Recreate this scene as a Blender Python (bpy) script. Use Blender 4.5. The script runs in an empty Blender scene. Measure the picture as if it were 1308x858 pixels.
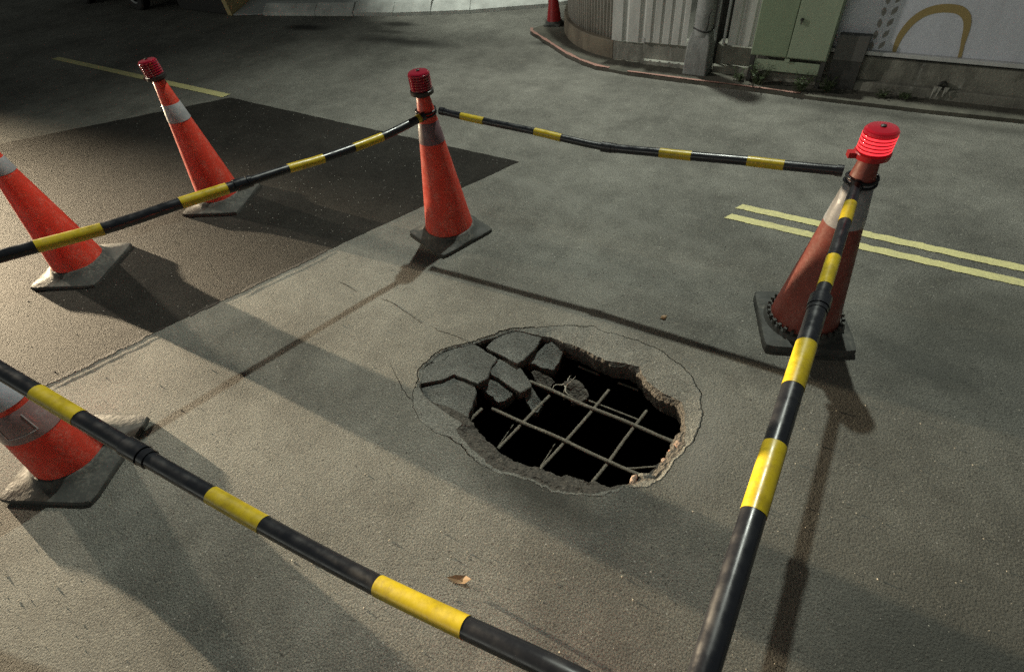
import bpy, bmesh, math, random
from mathutils import Vector, Matrix, noise
random.seed(7)
R = math.radians
S = bpy.context.scene
COL = S.collection

# ------------------------------------------------------------------ camera
F_PX, CX, CY, CAM_H = 675.0, 654.0, 429.0, 2.0
RM = Matrix(((0.8416542, 0.3291915, -0.4280784),
             (0.5327267, -0.6359567, 0.5583559),
             (-0.0884333, -0.6979914, -0.7106247)))
cam_d = bpy.data.cameras.new('camera')
cam_d.sensor_width = 36.0
cam_d.lens = F_PX / 1308 * 36
cam_d.clip_start, cam_d.clip_end = 0.02, 500
cam = bpy.data.objects.new('camera', cam_d)
COL.objects.link(cam)
m3 = Matrix((RM.col[0], -RM.col[1], -RM.col[2])).transposed()
cam.matrix_world = Matrix.Translation((0, 0, CAM_H)) @ m3.to_4x4()
S.camera = cam

def G(px, py, z=0.0):
    """survey: point of the plane z seen at a photo position"""
    d = RM @ Vector((px - CX, py - CY, F_PX))
    t = (z - CAM_H) / d.z
    return Vector((d.x * t, d.y * t, z))

# ------------------------------------------------------------------ world, light, exposure
W = bpy.data.worlds.new('World'); S.world = W; W.use_nodes = True
nt = W.node_tree
bg = nt.nodes['Background']
sky = nt.nodes.new('ShaderNodeTexSky'); sky.sky_type = 'NISHITA'; sky.sun_disc = False
sky.sun_elevation = R(4); sky.sun_rotation = R(200); sky.air_density = 1.0; sky.dust_density = 3.0
hs = nt.nodes.new('ShaderNodeHueSaturation'); hs.inputs['Saturation'].default_value = 0.12
nt.links.new(sky.outputs[0], hs.inputs['Color'])
tint = nt.nodes.new('ShaderNodeMix'); tint.data_type = 'RGBA'; tint.blend_type = 'MULTIPLY'
tint.inputs[0].default_value = 1.0; tint.inputs[7].default_value = (0.93, 1.0, 0.93, 1)
nt.links.new(hs.outputs[0], tint.inputs[6])
nt.links.new(tint.outputs[2], bg.inputs['Color'])
bg.inputs['Strength'].default_value = 0.050

def lamp(name, kind, loc, power, color, radius, target=None, spot=None, blend=0.5):
    d = bpy.data.lights.new(name, kind); d.energy = power; d.color = color; d.shadow_soft_size = radius
    o = bpy.data.objects.new(name, d); COL.objects.link(o); o.location = loc
    if target is not None:
        o.rotation_euler = (Vector(target) - Vector(loc)).to_track_quat('-Z', 'Y').to_euler()
    if spot:
        d.spot_size = R(spot); d.spot_blend = blend
    return o
L1 = (-2.3, 5.8, 8.26)
lamp('street_light', 'SPOT', L1, 2800, (0.94, 1.0, 0.88), 0.09, (-.8, 2.25, 0), 93, 1.0)
lamp('second_street_light', 'SPOT', (-11.6, 1.3, 4.8), 2500, (1.0, 0.86, 0.66), 0.14, (-3.5, 0, 0), 35, 1.0)
lamp('added_wall_fill', 'SPOT', (-11.6, 1.3, 4.8), 2100, (1.0, 0.95, 0.86), 0.14, (-1.0, 5.4, .6), 27, 1.0)  # added fill spot that brightens the wall and hoardings
lamp('headlight', 'SPOT', (-24.0, 0.05, 0.95), 110000, (1.0, 0.80, 0.53), 0.09, (-4.0, -0.70, 0.2), 18.5, 1.0)
lamp('side_street_light', 'SPOT', (-6.2, 6.6, 6.5), 1300, (0.95, 1.0, 0.88), 0.15, (-5.0, 8.3, 0), 50, .6)
S.view_settings.view_transform = 'Standard'; S.view_settings.look = 'None'
S.view_settings.exposure = 0.0; S.view_settings.gamma = 1.0
S.cycles.use_denoising = False
S.cycles.max_bounces = 6
S.cycles.sample_clamp_indirect = 1.2

# ------------------------------------------------------------------ helpers
def obj(name, verts, faces, mat=None, parent=None, smooth=False):
    me = bpy.data.meshes.new(name); me.from_pydata([tuple(v) for v in verts], [], faces); me.update()
    if smooth:
        for p in me.polygons: p.use_smooth = True
    return obm(name, me, mat, parent)
def obm(name, me, mat=None, parent=None):
    if mat is not None and not me.materials:
        for m in (mat if isinstance(mat, (list, tuple)) else [mat]): me.materials.append(m)
    o = bpy.data.objects.new(name, me); COL.objects.link(o)
    if parent: o.parent = parent
    return o
def tag(o, label=None, cat=None, group=None, kind=None):
    if label: o['label'] = label
    if cat: o['category'] = cat
    if group: o['group'] = group
    if kind: o['kind'] = kind
    return o
def empty(name, loc=(0, 0, 0), rz=0.0):
    o = bpy.data.objects.new(name, None); COL.objects.link(o); o.location = loc; o.rotation_euler[2] = rz
    o.empty_display_size = 0.1
    return o
class MB:
    def __init__(s): s.v = []; s.f = []; s.mi = []
    def add(s, v, f, mi=0):
        b = len(s.v); s.v += [tuple(p) for p in v]; s.f += [tuple(i + b for i in q) for q in f]; s.mi += [mi] * len(f)
    def box(s, a, b, mi=0):
        x0, y0, z0 = a; x1, y1, z1 = b
        s.add([(x0,y0,z0),(x1,y0,z0),(x1,y1,z0),(x0,y1,z0),(x0,y0,z1),(x1,y0,z1),(x1,y1,z1),(x0,y1,z1)],
              [(0,3,2,1),(4,5,6,7),(0,1,5,4),(1,2,6,5),(2,3,7,6),(3,0,4,7)], mi)
    def lathe(s, prof, n=32, c=(0, 0), a0=0.0, mi=0, cap0=False, cap1=False):
        b = len(s.v)
        for r, z in prof:
            for i in range(n):
                a = a0 + 2 * math.pi * i / n; s.v.append((c[0] + r * math.cos(a), c[1] + r * math.sin(a), z))
        for k in range(len(prof) - 1):
            for i in range(n):
                j = (i + 1) % n; s.f.append((b + k*n + i, b + k*n + j, b + (k+1)*n + j, b + (k+1)*n + i)); s.mi.append(mi)
        if cap0: s.f.append(tuple(b + i for i in reversed(range(n)))); s.mi.append(mi)
        if cap1: s.f.append(tuple(b + (len(prof)-1)*n + i for i in range(n))); s.mi.append(mi)
    def tube(s, pts, rad, n=10, mi=0, cap=True):
        pts = [Vector(p) for p in pts]; b = len(s.v); m = len(pts)
        up = None
        for k, p in enumerate(pts):
            t = (pts[min(k+1, m-1)] - pts[max(k-1, 0)]).normalized()
            if up is None:
                up = Vector((0,0,1)) if abs(t.z) < .9 else Vector((1,0,0))
            sx = t.cross(up).normalized(); up = sx.cross(t).normalized()
            r = rad[k] if isinstance(rad, (list, tuple)) else rad
            for i in range(n):
                a = 2*math.pi*i/n; s.v.append(tuple(p + (sx*math.cos(a) + up*math.sin(a))*r))
        for k in range(m-1):
            for i in range(n):
                j = (i+1) % n; s.f.append((b+k*n+i, b+(k+1)*n+i, b+(k+1)*n+j, b+k*n+j)); s.mi.append(mi)
        if cap:
            s.f.append(tuple(b+i for i in range(n))); s.mi.append(mi)
            s.f.append(tuple(b+(m-1)*n+i for i in reversed(range(n)))); s.mi.append(mi)
    def build(s, name, mat, parent=None, smooth=None, bevel=None):
        me = bpy.data.meshes.new(name); me.from_pydata(s.v, [], s.f); me.update()
        for m in (mat if isinstance(mat, (list, tuple)) else [mat]): me.materials.append(m)
        for p, i in zip(me.polygons, s.mi): p.material_index = i
        if smooth is not None:
            me.shade_smooth() if hasattr(me, 'shade_smooth') else None
            me.set_sharp_from_angle(angle=R(smooth))
        o = bpy.data.objects.new(name, me); COL.objects.link(o)
        if parent: o.parent = parent
        if bevel:
            md = o.modifiers.new('b', 'BEVEL'); md.width = bevel; md.segments = 2; md.limit_method = 'ANGLE'; md.angle_limit = R(40)
        return o

# ------------------------------------------------------------------ materials
class NT:
    """tiny node-graph helper"""
    def __init__(s, name):
        s.m = bpy.data.materials.new(name); s.m.use_nodes = True; s.t = s.m.node_tree
        s.b = s.t.nodes['Principled BSDF']; s.co = s.t.nodes.new('ShaderNodeTexCoord').outputs['Object']
    def link(s, a, b): s.t.links.new(a, b)
    def val(s, sock, v):
        if hasattr(v, 'is_output'): s.link(v, sock)
        else: sock.default_value = v
    def noise(s, scale, detail=4, rough=.55, vec=None, dist=0.0, out=0):
        n = s.t.nodes.new('ShaderNodeTexNoise'); n.inputs['Scale'].default_value = scale; n.inputs['Detail'].default_value = detail
        n.inputs['Roughness'].default_value = rough; n.inputs['Distortion'].default_value = dist
        s.link(vec or s.co, n.inputs['Vector']); return n.outputs[out]
    def voro(s, scale, vec=None, feature='F1', out='Distance'):
        n = s.t.nodes.new('ShaderNodeTexVoronoi'); n.feature = feature; n.inputs['Scale'].default_value = scale
        s.link(vec or s.co, n.inputs['Vector']); return n.outputs[out]
    def ramp(s, fac, stops, interp='LINEAR'):
        n = s.t.nodes.new('ShaderNodeValToRGB'); n.color_ramp.interpolation = interp
        e = n.color_ramp.elements
        while len(e) < len(stops): e.new(0.5)
        for k, (p, c) in enumerate(stops):
            e[k].position = p; e[k].color = (c if len(c) == 4 else (*c, 1)) if not isinstance(c, (int, float)) else (c, c, c, 1)
        s.link(fac, n.inputs[0]); return n.outputs[0]
    def math(s, op, a, b=0.0, c=0.0):
        n = s.t.nodes.new('ShaderNodeMath'); n.operation = op
        s.val(n.inputs[0], a); s.val(n.inputs[1], b); s.val(n.inputs[2], c); return n.outputs[0]
    def mix(s, fac, a, b, mode='MIX'):
        n = s.t.nodes.new('ShaderNodeMix'); n.data_type = 'RGBA'; n.blend_type = mode
        s.val(n.inputs[0], fac)
        for i, v in ((6, a), (7, b)):
            s.val(n.inputs[i], (*v, 1) if isinstance(v, tuple) and len(v) == 3 else v)
        return n.outputs[2]
    def mapping(s, scale=(1,1,1), loc=(0,0,0), rot=(0,0,0)):
        n = s.t.nodes.new('ShaderNodeMapping'); n.inputs['Scale'].default_value = scale; n.inputs['Location'].default_value = loc
        n.inputs['Rotation'].default_value = rot; s.link(s.co, n.inputs['Vector']); return n.outputs[0]
    def bump(s, h, dist, strength=1.0, prev=None):
        n = s.t.nodes.new('ShaderNodeBump'); n.inputs['Distance'].default_value = dist; n.inputs['Strength'].default_value = strength
        s.val(n.inputs['Height'], h)
        if prev: s.link(prev, n.inputs['Normal'])
        return n.outputs[0]
    def done(s, color, rough=.7, normal=None, **kw):
        s.val(s.b.inputs['Base Color'], (*color, 1) if isinstance(color, tuple) and len(color) == 3 else color)
        s.val(s.b.inputs['Roughness'], rough)
        if normal: s.link(normal, s.b.inputs['Normal'])
        for k, v in kw.items():
            s.val(s.b.inputs[k.replace('_', ' ')], v)
        return s.m
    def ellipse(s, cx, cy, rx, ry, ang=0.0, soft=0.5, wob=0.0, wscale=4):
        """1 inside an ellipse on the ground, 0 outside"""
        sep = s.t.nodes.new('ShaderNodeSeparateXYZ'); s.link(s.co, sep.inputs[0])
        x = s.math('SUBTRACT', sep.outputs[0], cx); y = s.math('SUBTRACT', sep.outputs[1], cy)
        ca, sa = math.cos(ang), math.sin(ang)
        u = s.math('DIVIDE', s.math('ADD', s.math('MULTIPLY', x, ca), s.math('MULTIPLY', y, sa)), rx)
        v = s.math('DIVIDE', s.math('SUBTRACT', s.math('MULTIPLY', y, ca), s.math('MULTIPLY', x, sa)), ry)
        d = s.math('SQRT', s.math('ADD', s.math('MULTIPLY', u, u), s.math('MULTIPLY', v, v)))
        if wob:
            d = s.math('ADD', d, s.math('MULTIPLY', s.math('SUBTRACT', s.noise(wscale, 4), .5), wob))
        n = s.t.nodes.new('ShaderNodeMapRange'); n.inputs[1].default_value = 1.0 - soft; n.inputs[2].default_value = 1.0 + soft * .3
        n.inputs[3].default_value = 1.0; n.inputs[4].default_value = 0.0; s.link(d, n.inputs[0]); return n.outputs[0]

def asphalt(name, base, grain=1.0, spec=.25, bumpd=0.004, stains_shade=(), warm=0.0, rough=.88, specks=.7, coarse=95):
    k = NT(name)
    big = k.ramp(k.noise(1.1, 6, .68), [(.38, .70), (.62, 1.22)])
    mid = k.ramp(k.noise(7.0, 5, .7), [(.36, .90), (.64, 1.1)])
    fine = k.mix(.45, k.ramp(k.noise(150, 4, .8), [(.38, .12), (.62, 1.95)]), k.ramp(k.noise(420, 2, .7), [(.36, .35), (.64, 1.7)]))
    c = k.mix(1.0, (base[0], base[1], base[2]), big, 'MULTIPLY')
    c = k.mix(1.0, c, mid, 'MULTIPLY'); c = k.mix(1.0 * grain, c, fine, 'MULTIPLY')
    # aggregate stones showing through
    sp = k.t.nodes.new('ShaderNodeSeparateColor'); k.link(k.voro(coarse * 1.6, out='Color'), sp.inputs[0])
    stone = k.ramp(sp.outputs[0], [(.86, 0.0), (.98, 1.0)])
    c = k.mix(k.math('MULTIPLY', stone, specks * .45), c, (base[0]*2.3, base[1]*2.2, base[2]*2.0))
    dark = k.ramp(k.voro(coarse * .42, out='Distance'), [(.02, 1.0), (.12, 0.0)])
    c = k.mix(k.math('MULTIPLY', dark, .35), c, (base[0]*.35, base[1]*.35, base[2]*.35))
    pit = k.ramp(k.noise(34, 2, .5), [(.66, 0.0), (.74, 1.0)])
    c = k.mix(k.math('MULTIPLY', pit, .30), c, (base[0]*.4, base[1]*.4, base[2]*.4))
    sp2 = k.t.nodes.new('ShaderNodeSeparateColor'); k.link(k.voro(55, out='Color'), sp2.inputs[0])
    dot = k.math('MULTIPLY', k.ramp(sp2.outputs[1], [(.90, 0.0), (.91, 1.0)]), k.ramp(k.voro(55), [(.13, 1.0), (.20, 0.0)]))
    c = k.mix(k.math('MULTIPLY', dot, .8), c, (.50, .48, .44))
    dot2 = k.math('MULTIPLY', k.ramp(sp2.outputs[0], [(.93, 0.0), (.94, 1.0)]), k.ramp(k.voro(55), [(.20, 1.0), (.30, 0.0)]))
    c = k.mix(k.math('MULTIPLY', dot2, .7), c, (.03, .03, .028))
    for st in stains_shade:
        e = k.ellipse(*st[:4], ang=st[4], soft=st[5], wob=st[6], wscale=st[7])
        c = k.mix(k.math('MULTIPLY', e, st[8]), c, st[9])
    h = k.math('ADD', k.math('MULTIPLY', k.voro(coarse * 1.35), -1.0), k.math('MULTIPLY', k.noise(coarse * 3.2, 3, .75), 1.3))
    h = k.math('ADD', h, k.math('MULTIPLY', k.noise(14, 4, .6), .35))
    h = k.math('SUBTRACT', h, k.math('MULTIPLY', pit, .5))
    k.b.inputs['Specular IOR Level'].default_value = spec
    return k.done(c, rough, k.bump(h, bumpd))

def rough_stone(name, base, bumpd=.006, scale=40, red=None, rough=.85):
    k = NT(name)
    c = k.mix(k.ramp(k.noise(scale, 5, .7), [(.3, 0.0), (.7, 1.0)]), tuple(x*.55 for x in base), tuple(x*1.35 for x in base))
    c = k.mix(k.ramp(k.voro(120, out='Color'), [(.75, 0.0), (.95, .7)]), c, tuple(min(1, x*2.2) for x in base))
    if red: c = k.mix(k.ramp(k.noise(26, 3), [(.5, 0.0), (.62, .8)]), c, red)
    h = k.math('ADD', k.noise(scale*2, 5, .7), k.math('MULTIPLY', k.voro(90), .8))
    return k.done(c, rough, k.bump(h, bumpd))

GREEN_D = (.035, .037, .032)
ground_stains_shade = [
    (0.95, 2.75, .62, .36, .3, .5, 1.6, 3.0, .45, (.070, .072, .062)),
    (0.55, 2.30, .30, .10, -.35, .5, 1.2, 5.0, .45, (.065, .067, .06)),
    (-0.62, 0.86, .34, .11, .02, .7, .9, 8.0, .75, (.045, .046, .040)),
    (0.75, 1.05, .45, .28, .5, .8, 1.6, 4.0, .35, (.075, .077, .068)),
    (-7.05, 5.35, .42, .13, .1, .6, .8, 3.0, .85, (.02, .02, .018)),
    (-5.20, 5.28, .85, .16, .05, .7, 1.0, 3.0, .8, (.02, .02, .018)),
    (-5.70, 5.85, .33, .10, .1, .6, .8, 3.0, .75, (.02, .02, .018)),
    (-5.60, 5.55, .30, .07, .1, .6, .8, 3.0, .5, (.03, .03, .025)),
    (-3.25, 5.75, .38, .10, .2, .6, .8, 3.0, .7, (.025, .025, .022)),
    (-1.95, 2.95, .75, .06, -.10, .8, .9, 3.0, .40, (.24, .235, .21)),
    (-0.95, 2.82, .60, .05, -.18, .8, .9, 3.0, .35, (.24, .235, .21)),
    (-0.55, 1.72, .50, .13, -.25, .8, 1.0, 5.0, .40, (.27, .27, .25)),
    (-0.12, 1.35, .11, .24, .10, .8, .9, 8.0, .45, (.30, .30, .28)),
    (-1.05, 1.62, .30, .09, .3, .8, 1.0, 7.0, .35, (.26, .26, .24)),
    (1.2, 0.9, 1.5, .9, .1, .9, .9, 1.6, .75, (.065, .067, .060)),  # these two broad stains also put the dimmer light on the right into colour
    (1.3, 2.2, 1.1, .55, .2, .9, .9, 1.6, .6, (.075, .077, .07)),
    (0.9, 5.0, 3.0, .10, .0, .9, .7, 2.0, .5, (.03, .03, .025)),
]
M_old = asphalt('old_asphalt', (.175, .172, .152), bumpd=.0042, stains_shade=ground_stains_shade)
M_frag = asphalt('old_asphalt_pieces', (.200, .198, .178), bumpd=.0045)
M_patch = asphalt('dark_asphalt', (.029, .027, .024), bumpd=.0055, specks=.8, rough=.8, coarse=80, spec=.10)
M_chunk = asphalt('broken_asphalt', (.165, .168, .155), bumpd=.006, specks=.4)
M_break = rough_stone('broken_edge', (.085, .076, .064), bumpd=.010)
M_fill = rough_stone('red_fill', (.30, .22, .17), bumpd=.008, red=(.36, .13, .07))
M_soil = NT('dark_soil').done((.012, .011, .010), .95)
M_seam = rough_stone('tar', (.028, .024, .020), bumpd=.004, scale=60)
def paint(name, col, wear=.5, rough=.6, under=(.17, .167, .15)):
    k = NT(name)
    w = k.ramp(k.noise(45, 6, .75), [(.40, 0.0), (.62, 1.0)])
    w2 = k.ramp(k.noise(3.0, 3, .6), [(.35, .25), (.75, 1.0)])
    c = k.mix(k.math('MULTIPLY', k.math('MULTIPLY', w, w2), wear), col, under)
    return k.done(c, rough, k.bump(k.math('ADD', k.voro(95, feature='SMOOTH_F1'), k.noise(250, 3)), .003))
M_yline = paint('yellow_road_paint', (.74, .68, .31), .55)
M_redline = paint('red_kerb_paint', (.40, .21, .17), .95, under=(.16, .13, .11))

def concrete(name, base, stain=.6, dark=(.05, .05, .042), scale=1.0, rough=.85, streak=True):
    k = NT(name)
    c = k.mix(k.ramp(k.noise(6*scale, 6, .65), [(.3, 0.0), (.72, 1.0)]), tuple(x*.72 for x in base), tuple(x*1.2 for x in base))
    st = k.ramp(k.noise(4*scale, 6, .7, vec=k.mapping((1, 1, .45))), [(.45, 0.0), (.68, 1.0)])
    c = k.mix(k.math('MULTIPLY', st, stain), c, dark)
    if streak:
        ef = k.ramp(k.noise(9*scale, 5, .7, vec=k.mapping((1.6, 1.6, .3), (3.1, 0, 0))), [(.62, 0.0), (.72, 1.0)])
        c = k.mix(k.math('MULTIPLY', ef, .45), c, (.52, .53, .49))
    c = k.mix(.6, c, k.ramp(k.noise(120, 3), [(.3, .7), (.7, 1.25)]), 'MULTIPLY')
    return k.done(c, rough, k.bump(k.math('ADD', k.noise(60, 4, .6), k.math('MULTIPLY', k.noise(9, 3), 2.0)), .004))
M_conc = concrete('weathered_concrete', (.30, .30, .26))
M_conc_old = concrete('mossy_concrete', (.22, .215, .18), .8)
M_pole = concrete('grey_concrete', (.30, .31, .30), .5)
M_walk = concrete('pale_pavement', (.46, .48, .43), .35, dark=(.16, .16, .13), scale=.5, streak=False)
M_kerbc = concrete('pale_kerb', (.55, .57, .54), .3, dark=(.2, .2, .18), scale=.8, streak=False)
M_brown = concrete('brown_stained_concrete', (.17, .145, .105), .7, dark=(.05, .04, .03))
M_dirt = concrete('dirty_verge', (.10, .095, .075), .7, dark=(.03, .03, .022), streak=False)

def painted(name, col, rough=.45, dirt=.35, dcol=(.10, .09, .07), scale=5, metal=0.0, vert=True):
    k = NT(name)
    st = k.ramp(k.noise(scale, 6, .7, vec=k.mapping((1.5, 1.5, .35 if vert else 1.5))), [(.42, 0.0), (.75, 1.0)])
    c = k.mix(k.math('MULTIPLY', st, dirt), col, dcol)
    c = k.mix(.35, c, k.ramp(k.noise(80, 3), [(.3, .8), (.7, 1.15)]), 'MULTIPLY')
    return k.done(c, k.ramp(k.noise(14, 4), [(.3, max(.05, rough-.1)), (.7, min(1, rough+.15))]), k.bump(k.noise(18, 3), .0015), Metallic=metal)
M_sheet = painted('white_ribbed_steel', (.52, .53, .50), .5, .4)
M_sheet_b = painted('dusty_corrugated_steel', (.40, .385, .35), .55, .5)
M_banner = painted('bluish_white_board', (.54, .565, .62), .55, .2)
M_arch = painted('ochre_print', (.30, .225, .085), .6, .1)
M_leafprint = painted('grey_print', (.21, .205, .19), .6, .1)
M_rail = painted('white_rail', (.50, .51, .50), .5, .3)
M_cab = painted('pale_green_metal', (.27, .33, .23), .5, .25, scale=3)
M_cab_shaded = painted('shaded_green_metal', (.20, .26, .165), .5, .25, scale=3)  # left door's shading put into a darker green
M_darkmetal = painted('dark_metal', (.03, .03, .028), .5, .2)
M_shadowgrey = painted('shadow_grey', (.085, .085, .08), .6, .3)  # shadow beside the cabinet as a solid colour
M_black = NT('void_black').done((.008, .008, .008), .9)

def plastic(name, col, rough, scuff=.3, sc=(.6, .45, .38), dirt=.4, scale=14, coat=0.0, bumpd=.0008, trans=0.0):
    k = NT(name)
    s1 = k.ramp(k.noise(scale, 6, .75, vec=k.mapping((1, 1, .5))), [(.47, 0.0), (.60, 1.0)])
    s2 = k.ramp(k.noise(scale*6, 4, .7), [(.42, 0.0), (.60, 1.0)])
    c = k.mix(k.math('MULTIPLY', k.math('MULTIPLY', s1, s2), scuff), col, sc)
    d = k.ramp(k.noise(scale*.6, 6, .7, vec=k.mapping((1, 1, .7), (5, 2, 1))), [(.47, 0.0), (.62, 1.0)])
    c = k.mix(k.math('MULTIPLY', d, dirt), c, tuple(x*.35 for x in col))
    m = k.done(c, k.ramp(k.noise(scale*2, 4), [(.3, max(.08, rough-.1)), (.7, rough+.18)]), k.bump(k.noise(scale*5, 4), bumpd), Coat_Weight=coat)
    if trans:   # thin moulded shell that lets some light through
        tr = k.t.nodes.new('ShaderNodeBsdfTranslucent'); k.link(c, tr.inputs[0]); mx = k.t.nodes.new('ShaderNodeMixShader'); mx.inputs[0].default_value = trans
        k.link(k.b.outputs[0], mx.inputs[1]); k.link(tr.outputs[0], mx.inputs[2]); k.link(mx.outputs[0], k.t.nodes['Material Output'].inputs['Surface'])
    return m
M_orange = plastic('orange_red_plastic', (.72, .068, .038), .42, .50, (.75, .36, .28), .14, trans=.17)
M_orange_d = plastic('faded_shaded_red_plastic', (.22, .045, .032), .5, .4, (.36, .18, .15), .35)  # base colour also darkened to carry the cone's unlit front
M_band = plastic('grey_white_reflective', (.34, .34, .355), .4, .4, (.7, .7, .7), .3)
M_band_d = plastic('purple_grey_band', (.17, .10, .115), .45, .4, (.4, .3, .3), .4)
M_band_w = plastic('bluish_white_reflective', (.55, .58, .66), .4, .3, (.7, .7, .7), .3)
M_sleeve = plastic('cloudy_clear_sleeve', (.30, .19, .19), .25, .5, (.45, .40, .40), .3, coat=.3)
M_linew = plastic('white_film_edge', (.62, .58, .58), .4, .2, (.7, .7, .7), .3)
M_rubber = plastic('dusty_black_rubber', (.050, .052, .048), .75, .7, (.15, .145, .125), .3, scale=9, bumpd=.003)
M_bblack = plastic('black_bar_plastic', (.012, .013, .017), .27, .06, (.04, .04, .045), .1, scale=10, bumpd=.0001)
M_byel = plastic('yellow_tape', (.50, .37, .014), .34, .5, (.30, .20, .03), .45, scale=16, bumpd=.00015)
M_lampbase = plastic('black_lamp_plastic', (.015, .012, .012), .35, .2, (.08, .06, .06), .2)
M_redplain = plastic('red_plastic', (.40, .015, .02), .3, .1, (.5, .1, .1), .2)
def lens(name, col, emit=0.0):
    k = NT(name)
    return k.done(col, .12, None, Transmission_Weight=.25, Coat_Weight=.6, Emission_Color=(1.0, .035, .05, 1), Emission_Strength=emit)
M_lens = lens('red_lens', (.34, .008, .03))
M_lens_on = lens('lit_red_lens', (.40, .012, .03), 0.10)
M_led = lens('glowing_red_led', (.8, .05, .05), 1.5)
M_rebar = rough_stone('rusty_rebar', (.17, .155, .125), bumpd=.004, scale=120)
M_carpaint = NT('black_car_paint').done((.006, .006, .007), .18, None, Coat_Weight=.8)
M_tyre = NT('tyre_rubber').done((.012, .012, .012), .8)
M_alloy = NT('alloy_rim').done((.45, .45, .44), .3, None, Metallic=1.0)
M_glass = NT('dark_glass').done((.01, .012, .012), .05, None, Coat_Weight=.5)
M_yedge = painted('pale_yellow_edge', (.42, .34, .16), .6, .3)
M_plate = painted('grey_steel_plate', (.33, .35, .35), .5, .3, vert=False)
M_leafg = NT('weed_leaf'); M_leafg = M_leafg.done(M_leafg.mix(M_leafg.noise(30, 2), (.02, .035, .012), (.06, .085, .03)), .6)
M_leafdry = NT('dry_leaf_skin').done((.24, .15, .075), .6)
M_twig = NT('pale_twig').done((.36, .33, .27), .7)

# ------------------------------------------------------------------ hole outline (star-shaped about HC)
HC = Vector((-.76, 1.32, 0))
def radial(pts, n=240, jag=0.0, freq=6.0, seed=0.0):
    P = [Vector((p[0]-HC.x, p[1]-HC.y)) for p in pts]; out = []
    for i in range(n):
        a = 2*math.pi*i/n; d = Vector((math.cos(a), math.sin(a))); best = None
        for k in range(len(P)):
            p, q = P[k], P[(k+1) % len(P)]; e = q - p
            den = d.x*e.y - d.y*e.x
            if abs(den) < 1e-9: continue
            t = (p.x*e.y - p.y*e.x)/den; u = (p.x*d.y - p.y*d.x)/den
            if t > 0 and -1e-6 <= u <= 1+1e-6 and (best is None or t > best): best = t
        r = best if best else .4
        if jag:
            v = Vector((d.x*freq*r*3 + seed, d.y*freq*r*3, seed))
            r += jag*(noise.noise(v) + .55*noise.noise(v*2.7) + .35*noise.noise(v*6.1))
        out.append(r)
    return out
NR = 640
px = lambda L: [tuple(G(*p))[:2] for p in L]
crack_px = [(527,510),(530,490),(535,470),(550,455),(565,445),(600,436),(620,430),(640,422),(655,418),(685,418),(715,415),(760,417),(780,425),(815,435),(840,445),(865,462),(880,475),(893,495),(898,515),(899,530),(893,545),(886,565),(870,580),(855,600),(838,617),(815,624),(800,624),(770,632),(745,633),(715,629),(690,621),(660,608),(633,604),(610,590),(590,570),(575,558),(555,553),(535,535),(527,520)]
hole_px = [(597,527),(580,515),(560,512),(543,505),(537,492),(540,470),(565,446),(610,435),(655,422),(690,428),(703,432),(740,445),(770,460),(785,464),(815,470),(822,490),(850,508),(868,515),(872,545),(856,563),(852,583),(825,605),(795,618),(770,615),(740,605),(710,598),(680,590),(645,578),(620,555)]
lip_px = [(590,540),(575,530),(555,515),(541,505),(536,493),(539,470),(565,445),(610,434),(655,421),(690,427),(703,430),(740,443),(770,458),(787,461),(817,467),(826,487),(853,504),(872,512),(877,545),(876,570),(866,588),(836,611),(797,621),(770,627),(740,630),(703,634),(685,624),(660,604),(640,600),(622,590),(600,570),(592,560),(580,548)]
r_c = radial(px(crack_px), NR, .011, 6.0, 1.3)
r_h = radial(px(hole_px), NR, .016, 5.0, 4.1)
r_l = radial(px(lip_px), NR, .010, 5.0, 4.1)
gap = []
for i in range(NR):
    a = 2*math.pi*i/NR; d = Vector((math.cos(a), math.sin(a)))
    g = .0016 + .0075*max(0, noise.noise(Vector((d.x*2.4+7, d.y*2.4, 3)))+.12) + .002*abs(noise.noise(Vector((d.x*15, d.y*15, 8))))
    if math.radians(135) < a < math.radians(200): g += .004
    gap.append(g)
    r_l[i] = min(r_l[i], r_c[i] - g - .012)
    r_h[i] = min(r_h[i], r_l[i] - .006)
def ring(r, z, i): 
    a = 2*math.pi*i/NR; return (HC.x + r*math.cos(a), HC.y + r*math.sin(a), z)

# ------------------------------------------------------------------ ground
road_v, road_f = [], []
layers = [([r for r in r_c], -.14), ([r for r in r_c], 0.0)]
circ = []
for R0, w in ((1.05, .5), (1.5, 1), (2.4, 1), (5, 1), (12, 1), (30, 1), (90, 1), (240, 1)):
    circ.append(([R0 if w == 1 else R0*.5 + (r_c[i]+.12)*.5 for i in range(NR)], 0.0))
for rr, z in layers + circ:
    for i in range(NR): road_v.append(ring(rr[i], z, i))
for k in range(len(layers)+len(circ)-1):
    for i in range(NR):
        j = (i+1) % NR; road_f.append((k*NR+i, (k+1)*NR+i, (k+1)*NR+j, k*NR+j))
road = obj('road', road_v, [tuple(reversed(f)) for f in road_f], M_old); tag(road, kind='structure')

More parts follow.
